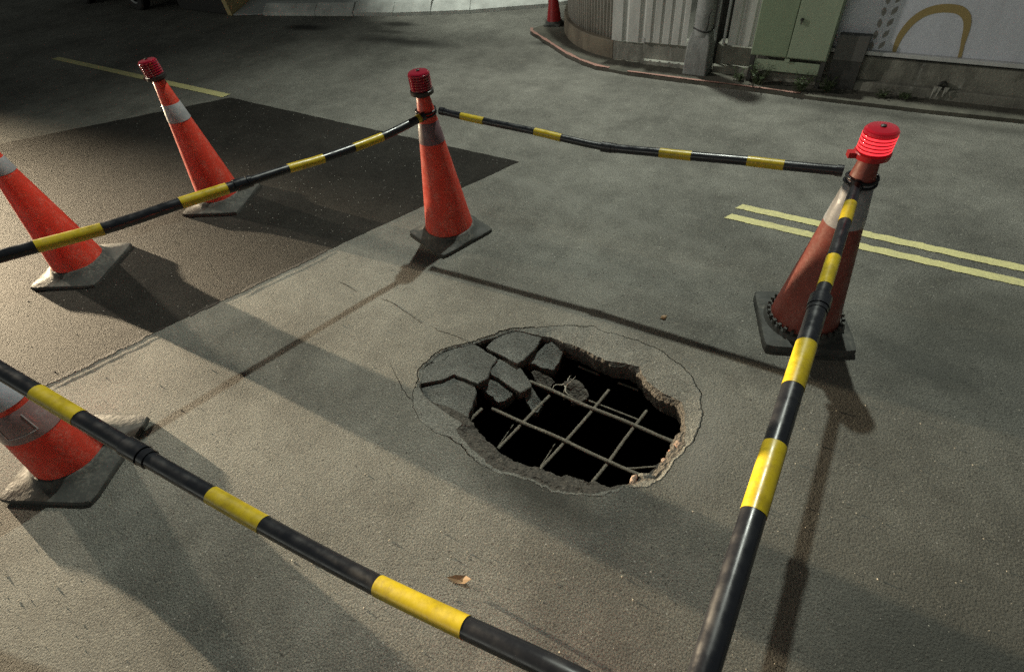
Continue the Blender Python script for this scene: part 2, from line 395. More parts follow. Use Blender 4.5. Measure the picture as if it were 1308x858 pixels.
# the broken collar of pavement between the ring crack and the hole, in separate pieces
cuts = [math.radians(x) for x in (-52, 150)]
def collar(a0, a1):
    n0, n1 = round(a0/(2*math.pi)*NR), round(a1/(2*math.pi)*NR)
    idx = [i % NR for i in range(n0, n1+1)]; m = len(idx); v, f, mi = [], [], []
    tilt = random.uniform(-.004, .0)
    def nz(i, sd, q): a = 2*math.pi*i/NR; return noise.noise(Vector((math.cos(a)*q+sd, math.sin(a)*q, sd)))
    def prof(i):
        l, hh, c = r_l[i], r_h[i], r_c[i]-gap[i]; w = l-hh
        out = [(c, -.13), (c, -.002), (c-.004, 0), (l*.5+c*.5, tilt), (l, tilt-.003)]
        for q in range(1, 8):
            t = q/7; out.append((l-w*t, tilt-.003-.012*t-.03*min(1, w/.10)*t**1.3 + (.009*nz(i, q*2.1, 9)+.006*nz(i, q*3.7, 24))*min(1, w/.05)))
        return out + [(hh+.006+.010*nz(i, 9, 12), -.075), (hh+.014+.012*nz(i, 5, 14), -.10), (hh+.02, -.13)]
    L = len(prof(0))
    for s, i in enumerate(idx):
        e = .0008 if s == 0 else (-.0008 if s == m-1 else 0)
        for r, z in prof(i):
            p = ring(r, z, i); a = 2*math.pi*i/NR
            v.append((p[0] - math.sin(a)*e, p[1] + math.cos(a)*e, p[2]))
    for s in range(m-1):
        for k in range(L-1):
            f.append((s*L+k, s*L+k+1, (s+1)*L+k+1, (s+1)*L+k)); mi.append(0 if k < 4 else 1)
    f.append(tuple(range(L))); mi.append(1); f.append(tuple((m-1)*L+k for k in reversed(range(L)))); mi.append(1)
    o = obj('cracked_rim', v, f, [M_frag, M_break], road)
    for p, q in zip(o.data.polygons, mi): p.material_index = q
    return o
for k in range(len(cuts)-1):
    collar(cuts[k], cuts[k+1])
collar(cuts[-1], cuts[0] + 2*math.pi)

# pit below
pv, pf = [], []
prof = [(0.0, -.14), (.30, -.141), (.45, -.6), (.5, -3.2)]
for e, z in prof:
    for i in range(NR): pv.append(ring(r_c[i]+e*(1+.25*noise.noise(Vector((i*.12, z*3, 5)))), z, i))
for k in range(len(prof)-1):
    for i in range(NR):
        j = (i+1) % NR; pf.append((k*NR+i, k*NR+j, (k+1)*NR+j, (k+1)*NR+i))
pf.append(tuple((len(prof)-1)*NR+i for i in range(NR)))
tag(obj('pit', pv, pf, M_soil), kind='structure')

# hairline cracks in the old asphalt
for hp, w in (([(498,462),(505,478),(513,494),(521,506),(528,512)], .004), ([(432,359),(446,366),(458,374)], .005), ([(486,381),(500,386),(515,396),(532,408),(541,414)], .005),
              ([(600,437),(585,430),(560,422),(548,414)], .003), ([(54,494),(62,490),(72,483),(84,478),(96,469),(108,463)], .012)):
    P = [G(*q) for q in hp]; D = []
    for a, b in zip(P, P[1:]):
        for q in range(8):
            p = a.lerp(b, q/8); D.append(p + Vector((noise.noise(p*60), noise.noise(p*60+Vector((7, 0, 0))), 0))*.006)
    n = len(D); v, f = [], []
    for i, p in enumerate(D):
        d = D[min(i+1, n-1)] - D[max(i-1, 0)]; nn = Vector((-d.y, d.x, 0)).normalized()*w*.5*(.35+.9*abs(noise.noise(p*25))+.3)*math.sin(math.pi*(i+.5)/n)**.4
        v += [Vector((p.x, p.y, .0015))+nn, Vector((p.x, p.y, .0015))-nn]
    for i in range(n-1): f.append((2*i, 2*i+1, 2*i+3, 2*i+2))
    tag(obj('hairline_crack', v, f, M_soil), kind='structure')

# rebar grid
def rebar(a, b, z0, z1, r, bend=0.006):
    A, B = G(*a, z0), G(*b, z1); n = 14; mb = MB(); pts = []; rad = []
    for i in range(n+1):
        t = i/n; p = A.lerp(B, t); q = Vector((noise.noise(p*5), noise.noise(p*5+Vector((9,0,0))), noise.noise(p*5+Vector((0,9,0)))))*bend
        pts.append(p+q); rad.append(r*(1+.10*(i % 2)))
    mb.tube(pts, rad, 8); return mb.build('rebar', M_rebar, road, smooth=60)
rebar((676,487),(872,568), -.100,-.100, .0085)
rebar((628,522),(824,609), -.100,-.100, .0085)
rebar((778,498),(690,599), -.112,-.112, .0075)
rebar((826,524),(756,617), -.112,-.112, .0075)
rebar((702,506),(636,573), -.112,-.112, .0075)
rebar((616,522),(596,541), -.105,-.105, .0085)
rebar((752,510),(816,536), -.128,-.128, .0045)
rebar((790,594),(840,596), -.120,-.090, .0045, .02)
rebar((738,468),(765,478), -.150,-.150, .006)
rebar((789,489),(815,498), -.150,-.150, .006)
rebar((656,542),(635,572), -.16,-.16, .0025)
rebar((708,567),(690,595), -.16,-.16, .0025)

# ------------------------------------------------------------------ broken chunks in the hole
def chunk(name, poly, z, th, tilt=(0, 0), label='', cat='', mat=None, jag=.006, off=(0, 0), grp=None, sub=5):
    pts = [G(520+x/5.918, 410+y/5.918, z) for x, y in poly]
    c = sum(pts, Vector())/len(pts); P = []; pts = [c + (p-c)*1.035 for p in pts]
    for k in range(len(pts)):
        p, q = pts[k], pts[(k+1) % len(pts)]
        for s in range(sub):
            w = p.lerp(q, s/sub)
            d = (w - c); d.z = 0
            w = w + d.normalized()*jag*(noise.noise(w*40)+.5*noise.noise(w*90)); P.append(w - c)
    n = len(P); v, f, mi = [], [], []
    for sc, dz in ((.5, 0.0), (.97, -.001), (1.0, -.006), (.985, -th*.55), (.80, -th)):
        for i, p in enumerate(P):
            jj = noise.noise(p*30 + Vector((0, 0, dz*50)))*.008 if dz < -.007 else 0
            zz = dz + (tilt[0]*p.x + tilt[1]*p.y)
            v.append((p.x*sc + jj, p.y*sc + jj, zz + (noise.noise(p*14+c)*.0022)))
    ct = len(v); v.append((0, 0, 0)); cb = len(v); v.append((0, 0, -th*1.05))
    for k in range(4):
        for i in range(n):
            j = (i+1) % n; f.append((k*n+i, (k+1)*n+i, (k+1)*n+j, k*n+j)); mi.append(0 if k < 2 else 1)
    for i in range(n):
        j = (i+1) % n; f.append((ct, i, j)); mi.append(0); f.append((cb, 4*n+j, 4*n+i)); mi.append(1)
    o = obj(name, v, f, [mat or M_chunk, M_break]); o.location = c
    o.data.materials[1] = M_break if mat is None else mat
    for p, q in zip(o.data.polygons, mi): p.material_index = q
    # outward normals
    bm = bmesh.new(); bm.from_mesh(o.data); bmesh.ops.recalc_face_normals(bm, faces=bm.faces); bm.to_mesh(o.data); bm.free()
    return tag(o, label, cat, grp)
GC = 'broken asphalt chunks on the sunken side of the hole'
chunk('asphalt_chunk', [(112,470),(122,365),(180,325),(280,300),(355,212),(500,172),(560,212),(636,250),(676,272),(636,330),(600,425),(530,462),(425,428),(352,402),(270,440)], -.009, .09, (-.03, .0), 'large pale-topped asphalt slab at the upper left edge of the hole', 'asphalt chunk', grp=GC)
chunk('asphalt_chunk', [(183,270),(300,228),(350,208),(285,288),(215,318),(185,306)], -.010, .05, (0, 0), 'thin pale sliver of asphalt along the ring crack above the large slab', 'asphalt chunk', grp=GC, jag=.002)
chunk('asphalt_chunk', [(604,196),(660,140),(775,80),(955,80),(1020,118),(960,205),(880,285),(832,312),(775,285),(700,250),(636,222)], -.014, .09, (-.03, .02), 'wide flat asphalt slab at the top of the sunken pieces', 'asphalt chunk', grp=GC)
chunk('asphalt_chunk', [(112,512),(190,490),(270,455),(350,412),(420,438),(505,472),(518,540),(480,640),(440,735),(385,690),(270,662),(180,610),(128,560)], -.034, .10, (-.05, .03), 'dark triangular asphalt slab at the lower left end of the hole', 'asphalt chunk', grp=GC)
chunk('asphalt_chunk', [(690,298),(740,296),(860,352),(898,402),(935,470),(850,525),(765,478),(695,436),(624,405),(642,335)], -.045, .09, (-.12, -.05), 'rounded asphalt chunk in the middle of the sunken pieces', 'asphalt chunk', grp=GC)
chunk('asphalt_chunk', [(540,485),(600,455),(660,444),(740,495),(800,545),(745,580),(690,600),(640,560)], -.075, .085, (-.10, .20), 'blocky asphalt lump tipping over the lower side of the dark void', 'asphalt chunk', grp=GC)
chunk('asphalt_chunk', [(1100,148),(1150,165),(1196,212),(1150,290),(1108,345),(1035,335),(960,310),(896,300),(990,235)], -.06, .09, (-.10, .25), 'flat square asphalt chunk hanging under the upper rim of the hole', 'asphalt chunk', grp=GC)
chunk('asphalt_chunk', [(880,505),(918,492),(980,560),(1028,615),(985,655),(950,660),(892,590)], -.12, .06, (-.3, .3), 'small dark wedge of asphalt lodged against the rebar', 'asphalt chunk', grp=GC, mat=None)
GR = 'rubble lumps by the rebar'
chunk('rubble_lump', [(940,400),(1000,372),(1080,420),(1112,450),(1085,492),(1010,470),(962,440)], -.125, .06, (-.2, .3), 'mossy rubble lump left of the pale twisted roots', 'rubble', M_break, .01, grp=GR)
chunk('rubble_lump', [(1180,470),(1250,455),(1340,500),(1380,545),(1330,590),(1255,600),(1200,540)], -.112, .05, (-.2, .3), 'mossy rubble lump right of the pale twisted roots on the rebar', 'rubble', M_break, .012, grp=GR)
# twisted roots
mb = MB()
c0 = G(726, 490, -.095)
for k in range(7):
    a = random.uniform(0, 6.28); p = c0 + Vector((random.uniform(-.02, .02), random.uniform(-.02, .02), -.01)); pts = [p]
    d = Vector((math.cos(a), math.sin(a), .35))*.014
    for s in range(7):
        d = (d + Vector((random.uniform(-1, 1), random.uniform(-1, 1), random.uniform(-.8, .8)))*.010).normalized()*.013
        p = p + d; pts.append(p)
    mb.tube(pts, [.0042*(1-.1*i) for i in range(len(pts))], 6)
tag(mb.build('twisted_root', M_twig, smooth=60), 'pale tangle of twisted roots caught on the rebar in the hole', 'root')
# red-brown fill stones in the lower right edge
GF = 'broken fill stones on the lower right rim of the hole'
def stone(px_, py_, z, r, label, mat, sq=(1, 1, .7), ico=2, name='fill_stone', cat='stone', grp=GF):
    bm = bmesh.new(); bmesh.ops.create_icosphere(bm, subdivisions=ico, radius=r)
    sd = random.uniform(0, 99)
    for v in bm.verts:
        d = 1 + .35*noise.noise(v.co/r*1.3 + Vector((sd, 0, 0))) + .15*noise.noise(v.co/r*3.5 + Vector((0, sd, 0)))
        v.co = Vector((v.co.x*sq[0]*d, v.co.y*sq[1]*d, v.co.z*sq[2]*d))
    me = bpy.data.meshes.new(name); bm.to_mesh(me); bm.free()
    o = obm(name, me, mat); o.location = G(px_, py_, z); o.rotation_euler = (0, 0, random.uniform(0, 6))
    return tag(o, label, cat, grp)
stone(867, 569, -.028, .026, 'largest red-brown stone in the right rim of the hole', M_fill)
stone(879, 560, -.022, .016, 'upper red-brown stone beside the end of the right ring crack', M_fill)
stone(857, 578, -.034, .015, 'small pale stone right at the lip below the red-brown stones', M_fill)
stone(849, 589, -.036, .017, 'reddish stone low on the right lip between the two fill patches', M_fill)
stone(826, 609, -.020, .024, 'pale grey broken stone at the bottom right lip of the hole', M_frag, (1.4, .7, .6))
stone(809, 613, -.024, .020, 'brown fill stone on the bottom lip left of the pale stone', M_fill, (1.5, .7, .6))

# ------------------------------------------------------------------ patch, markings, kerb
def jag_edge(a, b, n, amp, seed):
    out = []
    for i in range(n):
        t = i/n; p = Vector(a).lerp(Vector(b), t); d = (Vector(b)-Vector(a)); nn = Vector((-d.y, d.x)).normalized()
        out.append(p + nn*amp*(noise.noise(Vector((p.x*6+seed, p.y*6, 0))) + .6*noise.noise(Vector((p.x*22, p.y*22, seed)))))
    return out
pc, pb = Vector((-2.178, 3.213)), Vector((-5.87, 3.211)); pl = Vector((-7.335, 1.47)); pm = Vector((-2.692, 1.792)); pn = Vector((-3.28, .07)); pz = Vector((-3.75, -1.2))
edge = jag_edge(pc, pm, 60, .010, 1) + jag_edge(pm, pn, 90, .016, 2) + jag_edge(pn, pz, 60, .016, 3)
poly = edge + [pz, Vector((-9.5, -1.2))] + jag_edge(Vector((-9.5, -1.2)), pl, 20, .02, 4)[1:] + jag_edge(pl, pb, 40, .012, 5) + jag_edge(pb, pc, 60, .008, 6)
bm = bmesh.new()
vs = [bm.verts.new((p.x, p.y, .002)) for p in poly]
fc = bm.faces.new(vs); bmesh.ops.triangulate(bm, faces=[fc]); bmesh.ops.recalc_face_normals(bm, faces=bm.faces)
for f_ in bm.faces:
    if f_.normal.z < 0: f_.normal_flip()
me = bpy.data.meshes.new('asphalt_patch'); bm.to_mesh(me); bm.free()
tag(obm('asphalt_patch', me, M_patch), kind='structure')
# crumbling seam along the near edge of the patch
def ribbon(name, pts, w, z, mat, parent=None, vary=.6, seed=0, kind=None):
    v, f = [], []
    n = len(pts)
    for i, p in enumerate(pts):
        d = (Vector(pts[min(i+1, n-1)]) - Vector(pts[max(i-1, 0)])); d.z = 0 if len(d) > 2 else 0
        nn = Vector((-d.y, d.x, 0)).normalized()
        ww = w*(1 + vary*noise.noise(Vector((p[0]*9+seed, p[1]*9, seed)))+.5*vary*noise.noise(Vector((p[0]*40, p[1]*40, seed))))*.5
        b = Vector((p[0], p[1], z)); v += [b + nn*ww, b - nn*ww]
    for i in range(n-1): f.append((2*i, 2*i+1, 2*i+3, 2*i+2))
    o = obj(name, v, f, mat, parent)
    if kind: tag(o, kind=kind)
    return o
seam = [Vector((p.x, p.y, 0)) for p in edge[66:152]]
ribbon('patch_seam', seam[:46], .022, .0035, M_seam, vary=1.2, seed=4, kind='structure')
ribbon('patch_seam', seam[52:], .028, .0035, M_seam, vary=1.1, seed=9, kind='structure')

def line(name, x0, x1, y, w, label, skew=0.0, n=140, grp=None):
    v, f = [], []
    for i in range(n+1):
        t = i/n; x = x0+(x1-x0)*t
        e = lambda s: .5*w + .006*noise.noise(Vector((x*14, s, 2))) + .004*noise.noise(Vector((x*45, s, 7)))
        v += [(x + skew*w, y + e(1), .004), (x, y - e(-1), .004)]
    for i in range(n): f.append((2*i+1, 2*i+3, 2*i+2, 2*i))
    o = obj(name, v, f, M_yline); tag(o, label, kind='structure'); return o
line('yellow_line', -.555, 9, 3.125, .062, None, .5, 400)
line('yellow_line', -.525, 9, 3.262, .062, None, .5, 400)
line('yellow_line', -9.93, -5.97, 3.228, .095, None, .2, 240)

# kerb island in front of the hoardings
kp = [(-3.2,8.5),(-3.55,6.6),(-3.76,6.05),(-3.70,5.95),(-3.313,5.671),(-2.97,5.42),(-2.70,5.26),(-2.467,5.165),(-2.111,5.115),(-1.49,5.105),(-.794,5.105),(-.354,5.09),(.4,5.11),(.99,5.145),(6,5.2)]
KZ = .035
kin = [(-2.6,8.5),(-2.9,6.6),(-2.6,6.2),(-2.6,6.1),(-2.5,6.0),(-2.4,5.9),(-2.3,5.8),(-2.2,5.7),(-1.9,5.7),(-1.4,5.7),(-.8,5.7),(-.354,5.7),(.4,5.7),(.99,5.7),(6,5.7)]
v, f = [], []
for (a, b) in zip(kp, kin):
    v += [(a[0], a[1], 0), (a[0], a[1], KZ-.006), (a[0]*.96+b[0]*.04, a[1]*.96+b[1]*.04, KZ), (b[0], b[1], KZ)]
for i in range(len(kp)-1):
    for k in range(3): f.append((4*i+k, 4*(i+1)+k, 4*(i+1)+k+1, 4*i+k+1))
tag(obj('kerb', v, [tuple(reversed(q)) for q in f], M_dirt), kind='structure')
dense = []
for i in range(2, len(kp)-1):
    for s in range(12):
        t = s/12; dense.append(Vector((kp[i][0]*(1-t)+kp[i+1][0]*t, kp[i][1]*(1-t)+kp[i+1][1]*t, 0)))
ins = [Vector((p.x, p.y+.012, 0)) for p in dense]
ribbon('red_kerb_line', ins[:66], .034, KZ+.004, M_redline, vary=.7, kind='structure')
ribbon('red_kerb_line', ins[72:104], .026, KZ+.004, M_redline, vary=1.0, kind='structure')

# far pavement across the side street
fp = [(-30,4.9),(-13,5.25+1.9),(-9.2,7.2),(-8.3,5.62),(-7.36,5.83),(-6.07,6.12),(-5.0,6.50),(-4.06,7.0),(-2.0,8.6),(2,11)]
mb = MB(); n = len(fp)
v, f = [], []
for x, y in fp:
    v += [(x, y, 0), (x, y, .125), (x-.02, y+.03, .135), (x-.06, y+.26, .136)]
for i in range(n-1):
    for k in range(3): f.append((4*i+k, 4*i+k+1, 4*(i+1)+k+1, 4*(i+1)+k))
# kerbstones as pieces
pav_v, pav_f = [], []
for x, y in fp: pav_v += [(x-.06, y+.25, .128), (x-14, y+34, .128)]
for i in range(n-1): pav_f.append((2*i, 2*(i+1), 2*(i+1)+1, 2*i+1))
pav = obj('pavement', pav_v, pav_f, M_walk); tag(pav, kind='structure')
for i in range(3, n-2):
    a, b = Vector((*fp[i], 0)), Vector((*fp[i+1], 0)); L = (b-a).length; m = max(1, round(L/.75)); d = (b-a).normalized(); nn = Vector((-d.y, d.x, 0))
    for s in range(m):
        p = a + d*(L*s/m + .006); q = a + d*(L*(s+1)/m - .006)
        jz = random.uniform(-.006, .006); jo = nn*random.uniform(-.008, .008)
        mb = MB(); bb = [p+jo, q+jo, q+jo+nn*.26, p+jo+nn*.26]
        zt = .135+jz; ins_ = .014
        V = [w + Vector((0,0,-.02)) for w in bb] + [bb[0]+Vector((0,0,.045)), bb[1]+Vector((0,0,.045)), bb[2]+Vector((0,0,zt-ins_)), bb[3]+Vector((0,0,zt-ins_))] + \
            [bb[0]+nn*.13+d*.006+Vector((0,0,zt)), bb[1]+nn*.13-d*.006+Vector((0,0,zt)), bb[2]-d*.006+Vector((0,0,zt)), bb[3]+d*.006+Vector((0,0,zt))]
        mb.add(V, [(0,1,5,4),(1,2,6,5),(2,3,7,6),(3,0,4,7),(4,5,9,8),(5,6,10,9),(6,7,11,10),(7,4,8,11),(8,9,10,11)])
        mb.build('kerbstone', M_kerbc, pav)

# ------------------------------------------------------------------ concrete base wall
def wave_panel(name, path, z0, z1, depth, pitch, mat, parent, flat=.0, thick=.004, lip=0.0):
    """ribbed or corrugated sheet standing along a ground path"""
    pts = [Vector((*p, 0)) for p in path]; seg = []; tot = 0
    for a, b in zip(pts, pts[1:]): seg.append((tot, a, b, (b-a).length)); tot += (b-a).length
    n = max(8, int(tot/pitch*8)); v, f = [], []
    for i in range(n+1):
        s = tot*i/n
        for s0, a, b, L in seg:
            if s <= s0+L+1e-9: break
        d = (b-a).normalized(); nn = Vector((d.y, -d.x, 0)); p = a + d*(s-s0)
        ph = (s/pitch) % 1.0
        if flat: h = max(0, min(1, (abs(ph-.5)-flat*.5)/.10))*-1+1 if False else (1.0 if ph < (1-flat) else 0.0)
        else: h = .5+.5*math.cos(2*math.pi*ph)
        q = p + nn*depth*h
        v += [(q.x, q.y, z0), (q.x, q.y, z1), (q.x-nn.x*thick, q.y-nn.y*thick, z0), (q.x-nn.x*thick, q.y-nn.y*thick, z1)]
    for i in range(n):
        a, b = 4*i, 4*(i+1)
        f += [(a, b, b+1, a+1), (a+2, a+3, b+3, b+2), (a, a+2, b+2, b), (a+1, b+1, b+3, a+3)]
    f += [(0, 1, 3, 2), (4*n, 4*n+2, 4*n+3, 4*n+1)]
    return obj(name, v, f, mat, parent, smooth=not flat)
def wall_run(name, path, z1, mat, parent, th=.16, step=None):
    v, f = [], []; pts = [Vector((*p, 0)) for p in path]; n = len(pts)
    nrm = []
    for i in range(n):
        d = (pts[min(i+1, n-1)] - pts[max(i-1, 0)]).normalized(); nrm.append(Vector((d.y, -d.x, 0)))
    pr = [(.0, 0.0), (.0, z1-.012), (-.012, z1), (-th, z1), (-th, 0.0)] if not step else [(step[1], 0.0), (step[1], step[0]-.008), (step[1]-.012, step[0]), (0, step[0]+.004), (0, z1-.012), (-.012, z1), (-th, z1), (-th, 0.0)]
    L = len(pr)
    for p, nn in zip(pts, nrm):
        for o_, z in pr:
            w = p + nn*(o_ + .004*noise.noise(Vector((p.x*5, z*9, 2)))); v.append((w.x, w.y, z))
    for i in range(n-1):
        for k in range(L-1): f.append((i*L+k, (i+1)*L+k, (i+1)*L+k+1, i*L+k+1))
    f += [tuple(range(L))[::-1], tuple((n-1)*L+k for k in range(L))]
    return obj(name, v, f, mat, parent)
bw = empty('base_wall', (-2.4, 5.5, 0)); tag(bw, 'stained low concrete base wall curving round the street corner under the steel sheets', 'wall')
def curve(a, c, b, n=14):
    return [tuple((1-t)**2*Vector(a) + 2*t*(1-t)*Vector(c) + t*t*Vector(b)) for t in [i/n for i in range(n+1)]]
cv = curve((-3.50, 6.45), (-3.16, 5.56), (-2.40, 5.405), 18)
off = Vector((2.4, -5.5))
shift = lambda L: [(p[0]+off.x, p[1]+off.y) for p in L]
wall_run('curved_base', shift([(-3.2, 7.9)] + cv), .20, M_brown, bw)
def straight(x0, x1, y, n=10): return [(x0+(x1-x0)*i/n, y) for i in range(n+1)]
wall_run('base_block', shift(straight(-2.394, -2.085, 5.405)), .215, M_conc, bw)
wall_run('base_block', shift(straight(-2.075, -1.585, 5.385)), .235, M_conc, bw, step=(.075, .03))
wall_run('base_block', shift(straight(-1.36, -.99, 5.39)), .265, M_conc_old, bw, step=(.10, .05))
rw = empty('base_wall', (.9, 5.35, 0)); tag(rw, 'stained low concrete base wall under the white board with the ochre arch', 'wall')
off = Vector((-.9, -5.35))
wall_run('base_block', shift(straight(-.98, 3.6, 5.36, 60)), .285, M_conc_old, rw, step=(.105, .045))
mb = MB(); mb.lathe([(.030, 0), (.026, .03), (.020, .03), (.020, -.06)], 16)
dr = mb.build('drain_pipe', M_darkmetal, rw, smooth=40); dr.location = (.42-.9, 5.345-5.35, .135); dr.rotation_euler = (R(90), 0, 0)
mb = MB()
for k in range(7):   # lime crust hanging below the drain
    x = random.uniform(-.05, .05); w = random.uniform(.005, .012); h = random.uniform(.02, .085)
    mb.add([(x-w, 0, .02), (x+w, 0, .02), (x+w*.4, -.006, -h), (x-w*.5, -.006, -h), (x, -.014, -h*.3)], [(0,3,4),(0,4,1),(1,4,2),(4,3,2)])
lc = mb.build('lime_crust', M_conc, rw); lc.location = (.42-.9, -.05, .115)

# hoardings
hd = empty('steel_hoarding', (0, 0, 0)); tag(hd, 'dusty white corrugated and ribbed steel hoarding on the curved corner wall', 'hoarding')
wave_panel('corrugated_sheet', [(-3.22, 7.9)] + [(p[0]+.035, p[1]+.06) for p in cv], .185, 2.4, .016, .046, M_sheet_b, hd)
wave_panel('ribbed_sheet', [(-2.41, 5.41), (-2.06, 5.395)], .212, 2.4, .018, .17, M_sheet, hd, flat=.30)
wave_panel('ribbed_sheet', [(-2.055, 5.37), (-1.64, 5.37)], .232, 2.4, .016, .092, M_sheet, hd, flat=.30)
wave_panel('ribbed_sheet', [(-1.27, 5.375), (-1.0, 5.375)], .270, 2.4, .015, .11, M_sheet, hd, flat=.30)
mb = MB(); mb.box((-2.075, 5.35, .222), (-2.045, 5.38, .27)); mb.build('torn_corner', M_rail, hd, bevel=.004)
mb = MB(); mb.box((-1.66, 5.62, 0), (-.95, 5.66, 2.4)); tag(mb.build('recess_shade_board', M_darkmetal), 'added dark board standing in for the shaded gap behind the pipes', 'board')  # dark sheet added as the shade in the open gap
bn = empty('banner_hoarding', (0, 0, 0)); tag(bn, 'bluish white hoarding board with an ochre arch and a grey leaf motif', 'hoarding')
mb = MB(); mb.box((-.97, 5.37, .33), (3.6, 5.40, 2.4)); mb.build('board', M_banner, bn)
mb = MB(); mb.box((-.97, 5.335, .300), (3.6, 5.40, .329)); mb.build('bottom_rail', M_rail, bn, bevel=.004)
mb = MB(); mb.box((-.97, 5.355, .2855), (3.6, 5.40, .2995)); mb.build('dark_joint', M_black, bn)
def print_strip(name, pts, w, mat):
    v, f = [], []; n = len(pts)
    for i, p in enumerate(pts):
        d = (Vector(pts[min(i+1, n-1)]) - Vector(pts[max(i-1, 0)])).normalized(); nn = Vector((-d.y, d.x))
        ww = w(i/(n-1)); a = Vector(p)+nn*ww; b = Vector(p)-nn*ww
        v += [(a.x, 5.368, a.y), (b.x, 5.368, b.y)]
    for i in range(n-1): f.append((2*i, 2*i+1, 2*i+3, 2*i+2))
    return obj(name, v, f, mat, bn)
ctrl = [(.015,.330),(.012,.40),(.02,.46),(.05,.54),(.10,.60),(.17,.635),(.25,.645),(.32,.635),(.375,.595),(.405,.53),(.42,.45),(.435,.38),(.445,.330)]
def smooth_path(c, n=5):
    out = []
    for i in range(len(c)-1):
        p0, p1, p2, p3 = [Vector(c[max(0, min(len(c)-1, i+k))]) for k in (-1, 0, 1, 2)]
        for s in range(n):
            t = s/n; out.append(tuple(.5*((2*p1)+(p2-p0)*t+(2*p0-5*p1+4*p2-p3)*t*t+(3*p1-p0-3*p2+p3)*t**3)))
    return out + [tuple(c[-1])]
print_strip('ochre_arch', smooth_path(ctrl), lambda t: .012+.016*math.sin(math.pi*min(1, t*1.15))**.7, M_arch)
for k in range(18):
    z = .36+.08*k
    for s, (x, ang) in enumerate(((-.152, 1.75), (-.085, 1.15))):
        c = Vector((x + .004*k*0, z + (.01 if s else 0)))
        d = Vector((math.cos(ang), math.sin(ang)))*.033
        print_strip('printed_leaf', [tuple(c-d), tuple(c-d*.5), tuple(c), tuple(c+d*.5), tuple(c+d)], lambda t: .001+.016*math.sin(math.pi*t), M_leafprint)
ar = [(.80+.05*math.cos(a), .745+.05*math.sin(a)) for a in [R(x) for x in range(180, 370, 12)]]
print_strip('printed_curve', ar, lambda t: .012, M_leafprint)

# concrete pole, rope, pipes
pl_ = empty('concrete_pole', (-1.49, 5.31, 0)); tag(pl_, 'grey concrete pole on a rough square footing between the steel sheets', 'pole')
mb = MB(); mb.lathe([(.082, .36), (.078, 1.5), (.073, 3.4)], 20, cap1=True); mb.build('shaft', M_pole, pl_, smooth=60)
mb = MB()
q = [(-.115, -.085), (.105, -.085), (.115, .09), (-.11, .09)]
V = [(x, y, 0) for x, y in q] + [(x*.92, y*.92, .30) for x, y in q] + [(x*.70, y*.75, .39) for x, y in q]
mb.add(V, [(0,1,5,4),(1,2,6,5),(2,3,7,6),(3,0,4,7),(4,5,9,8),(5,6,10,9),(6,7,11,10),(7,4,8,11),(8,9,10,11)]); mb.build('footing', M_pole, pl_, bevel=.012)
mb = MB()
mb.tube([(.086*math.cos(a), .086*math.sin(a), .405+.012*math.sin(2*a)) for a in [R(x) for x in range(0, 361, 15)]], .006, 6)
mb.tube([(.05, -.085, .41), (.065, -.10, .47), (.06, -.10, .53), (.075, -.095, .58)], .006, 6)
mb.build('rope', M_darkmetal, pl_, smooth=60)
GP = 'thin upright pipes in the gap beside the concrete pole'
for x, lab in ((-1.40, 'thin pale pipe close to the concrete pole'), (-1.315, 'thin pale pipe next to the white ribbed sheet')):
    mb = MB(); mb.lathe([(.013, .262), (.013, 2.3)], 12, cap0=True, cap1=True)
    o = mb.build('pipe', M_rail, smooth=60); o.location = (x, 5.41, 0); tag(o, lab, 'pipe', GP)

# utility cabinet
cb = empty('utility_cabinet', (-.725, 5.24, 0)); tag(cb, 'pale green metal utility cabinet standing on legs among weeds', 'cabinet')
mb = MB(); mb.box((-.305, 0, .25), (.300, .43, 1.35)); mb.build('body', M_cab, cb, bevel=.008)
mb = MB(); mb.box((-.297, -.014, .262), (-.012, -.001, 1.34)); mb.build('door', M_cab_shaded, cb, bevel=.004)
mb = MB(); mb.box((-.006, -.014, .262), (.292, -.001, 1.34)); d2 = mb.build('door', M_cab, cb, bevel=.004)
d2['label'] = 'lighter green right-hand door with a small lock'
mb = MB(); mb.lathe([(.012, 0), (.012, .012), (.007, .018)], 14, cap1=True); mb.box((-.004, -.03, .006), (.004, .012, .022))
h = mb.build('lock', M_darkmetal, d2, smooth=40); h.location = (.035, -.013, .55); h.rotation_euler = (R(90), 0, 0)
for x in (-.30, .262):
    for y in (.005, .38):
        mb = MB(); mb.box((x, y, 0), (x+.035, y+.04, .249)); mb.build('leg', M_darkmetal, cb)
mb = MB(); mb.box((-.262, .012, .135), (.260, .022, .222)); mb.build('skirting', M_cab, cb, bevel=.002)
mb = MB(); mb.box((-.02, -.004, .222), (.02, .011, .247)); mb.build('latch', M_cab, cb)
o = empty('cabinet_shadow_block', (-.29, 5.29, 0)); tag(o, 'dark block standing in for the shadow right of the green cabinet', 'box')  # dark blocks put where the cabinet's shadow falls on the wall
mb = MB(); mb.box((-.105, 0, .255), (.12, .075, .445)); mb.build('shadow_upper', M_shadowgrey, o, bevel=.006)
mb = MB(); mb.box((-.10, .006, 0), (.115, .075, .2545)); mb.build('shadow_lower', M_darkmetal, o)

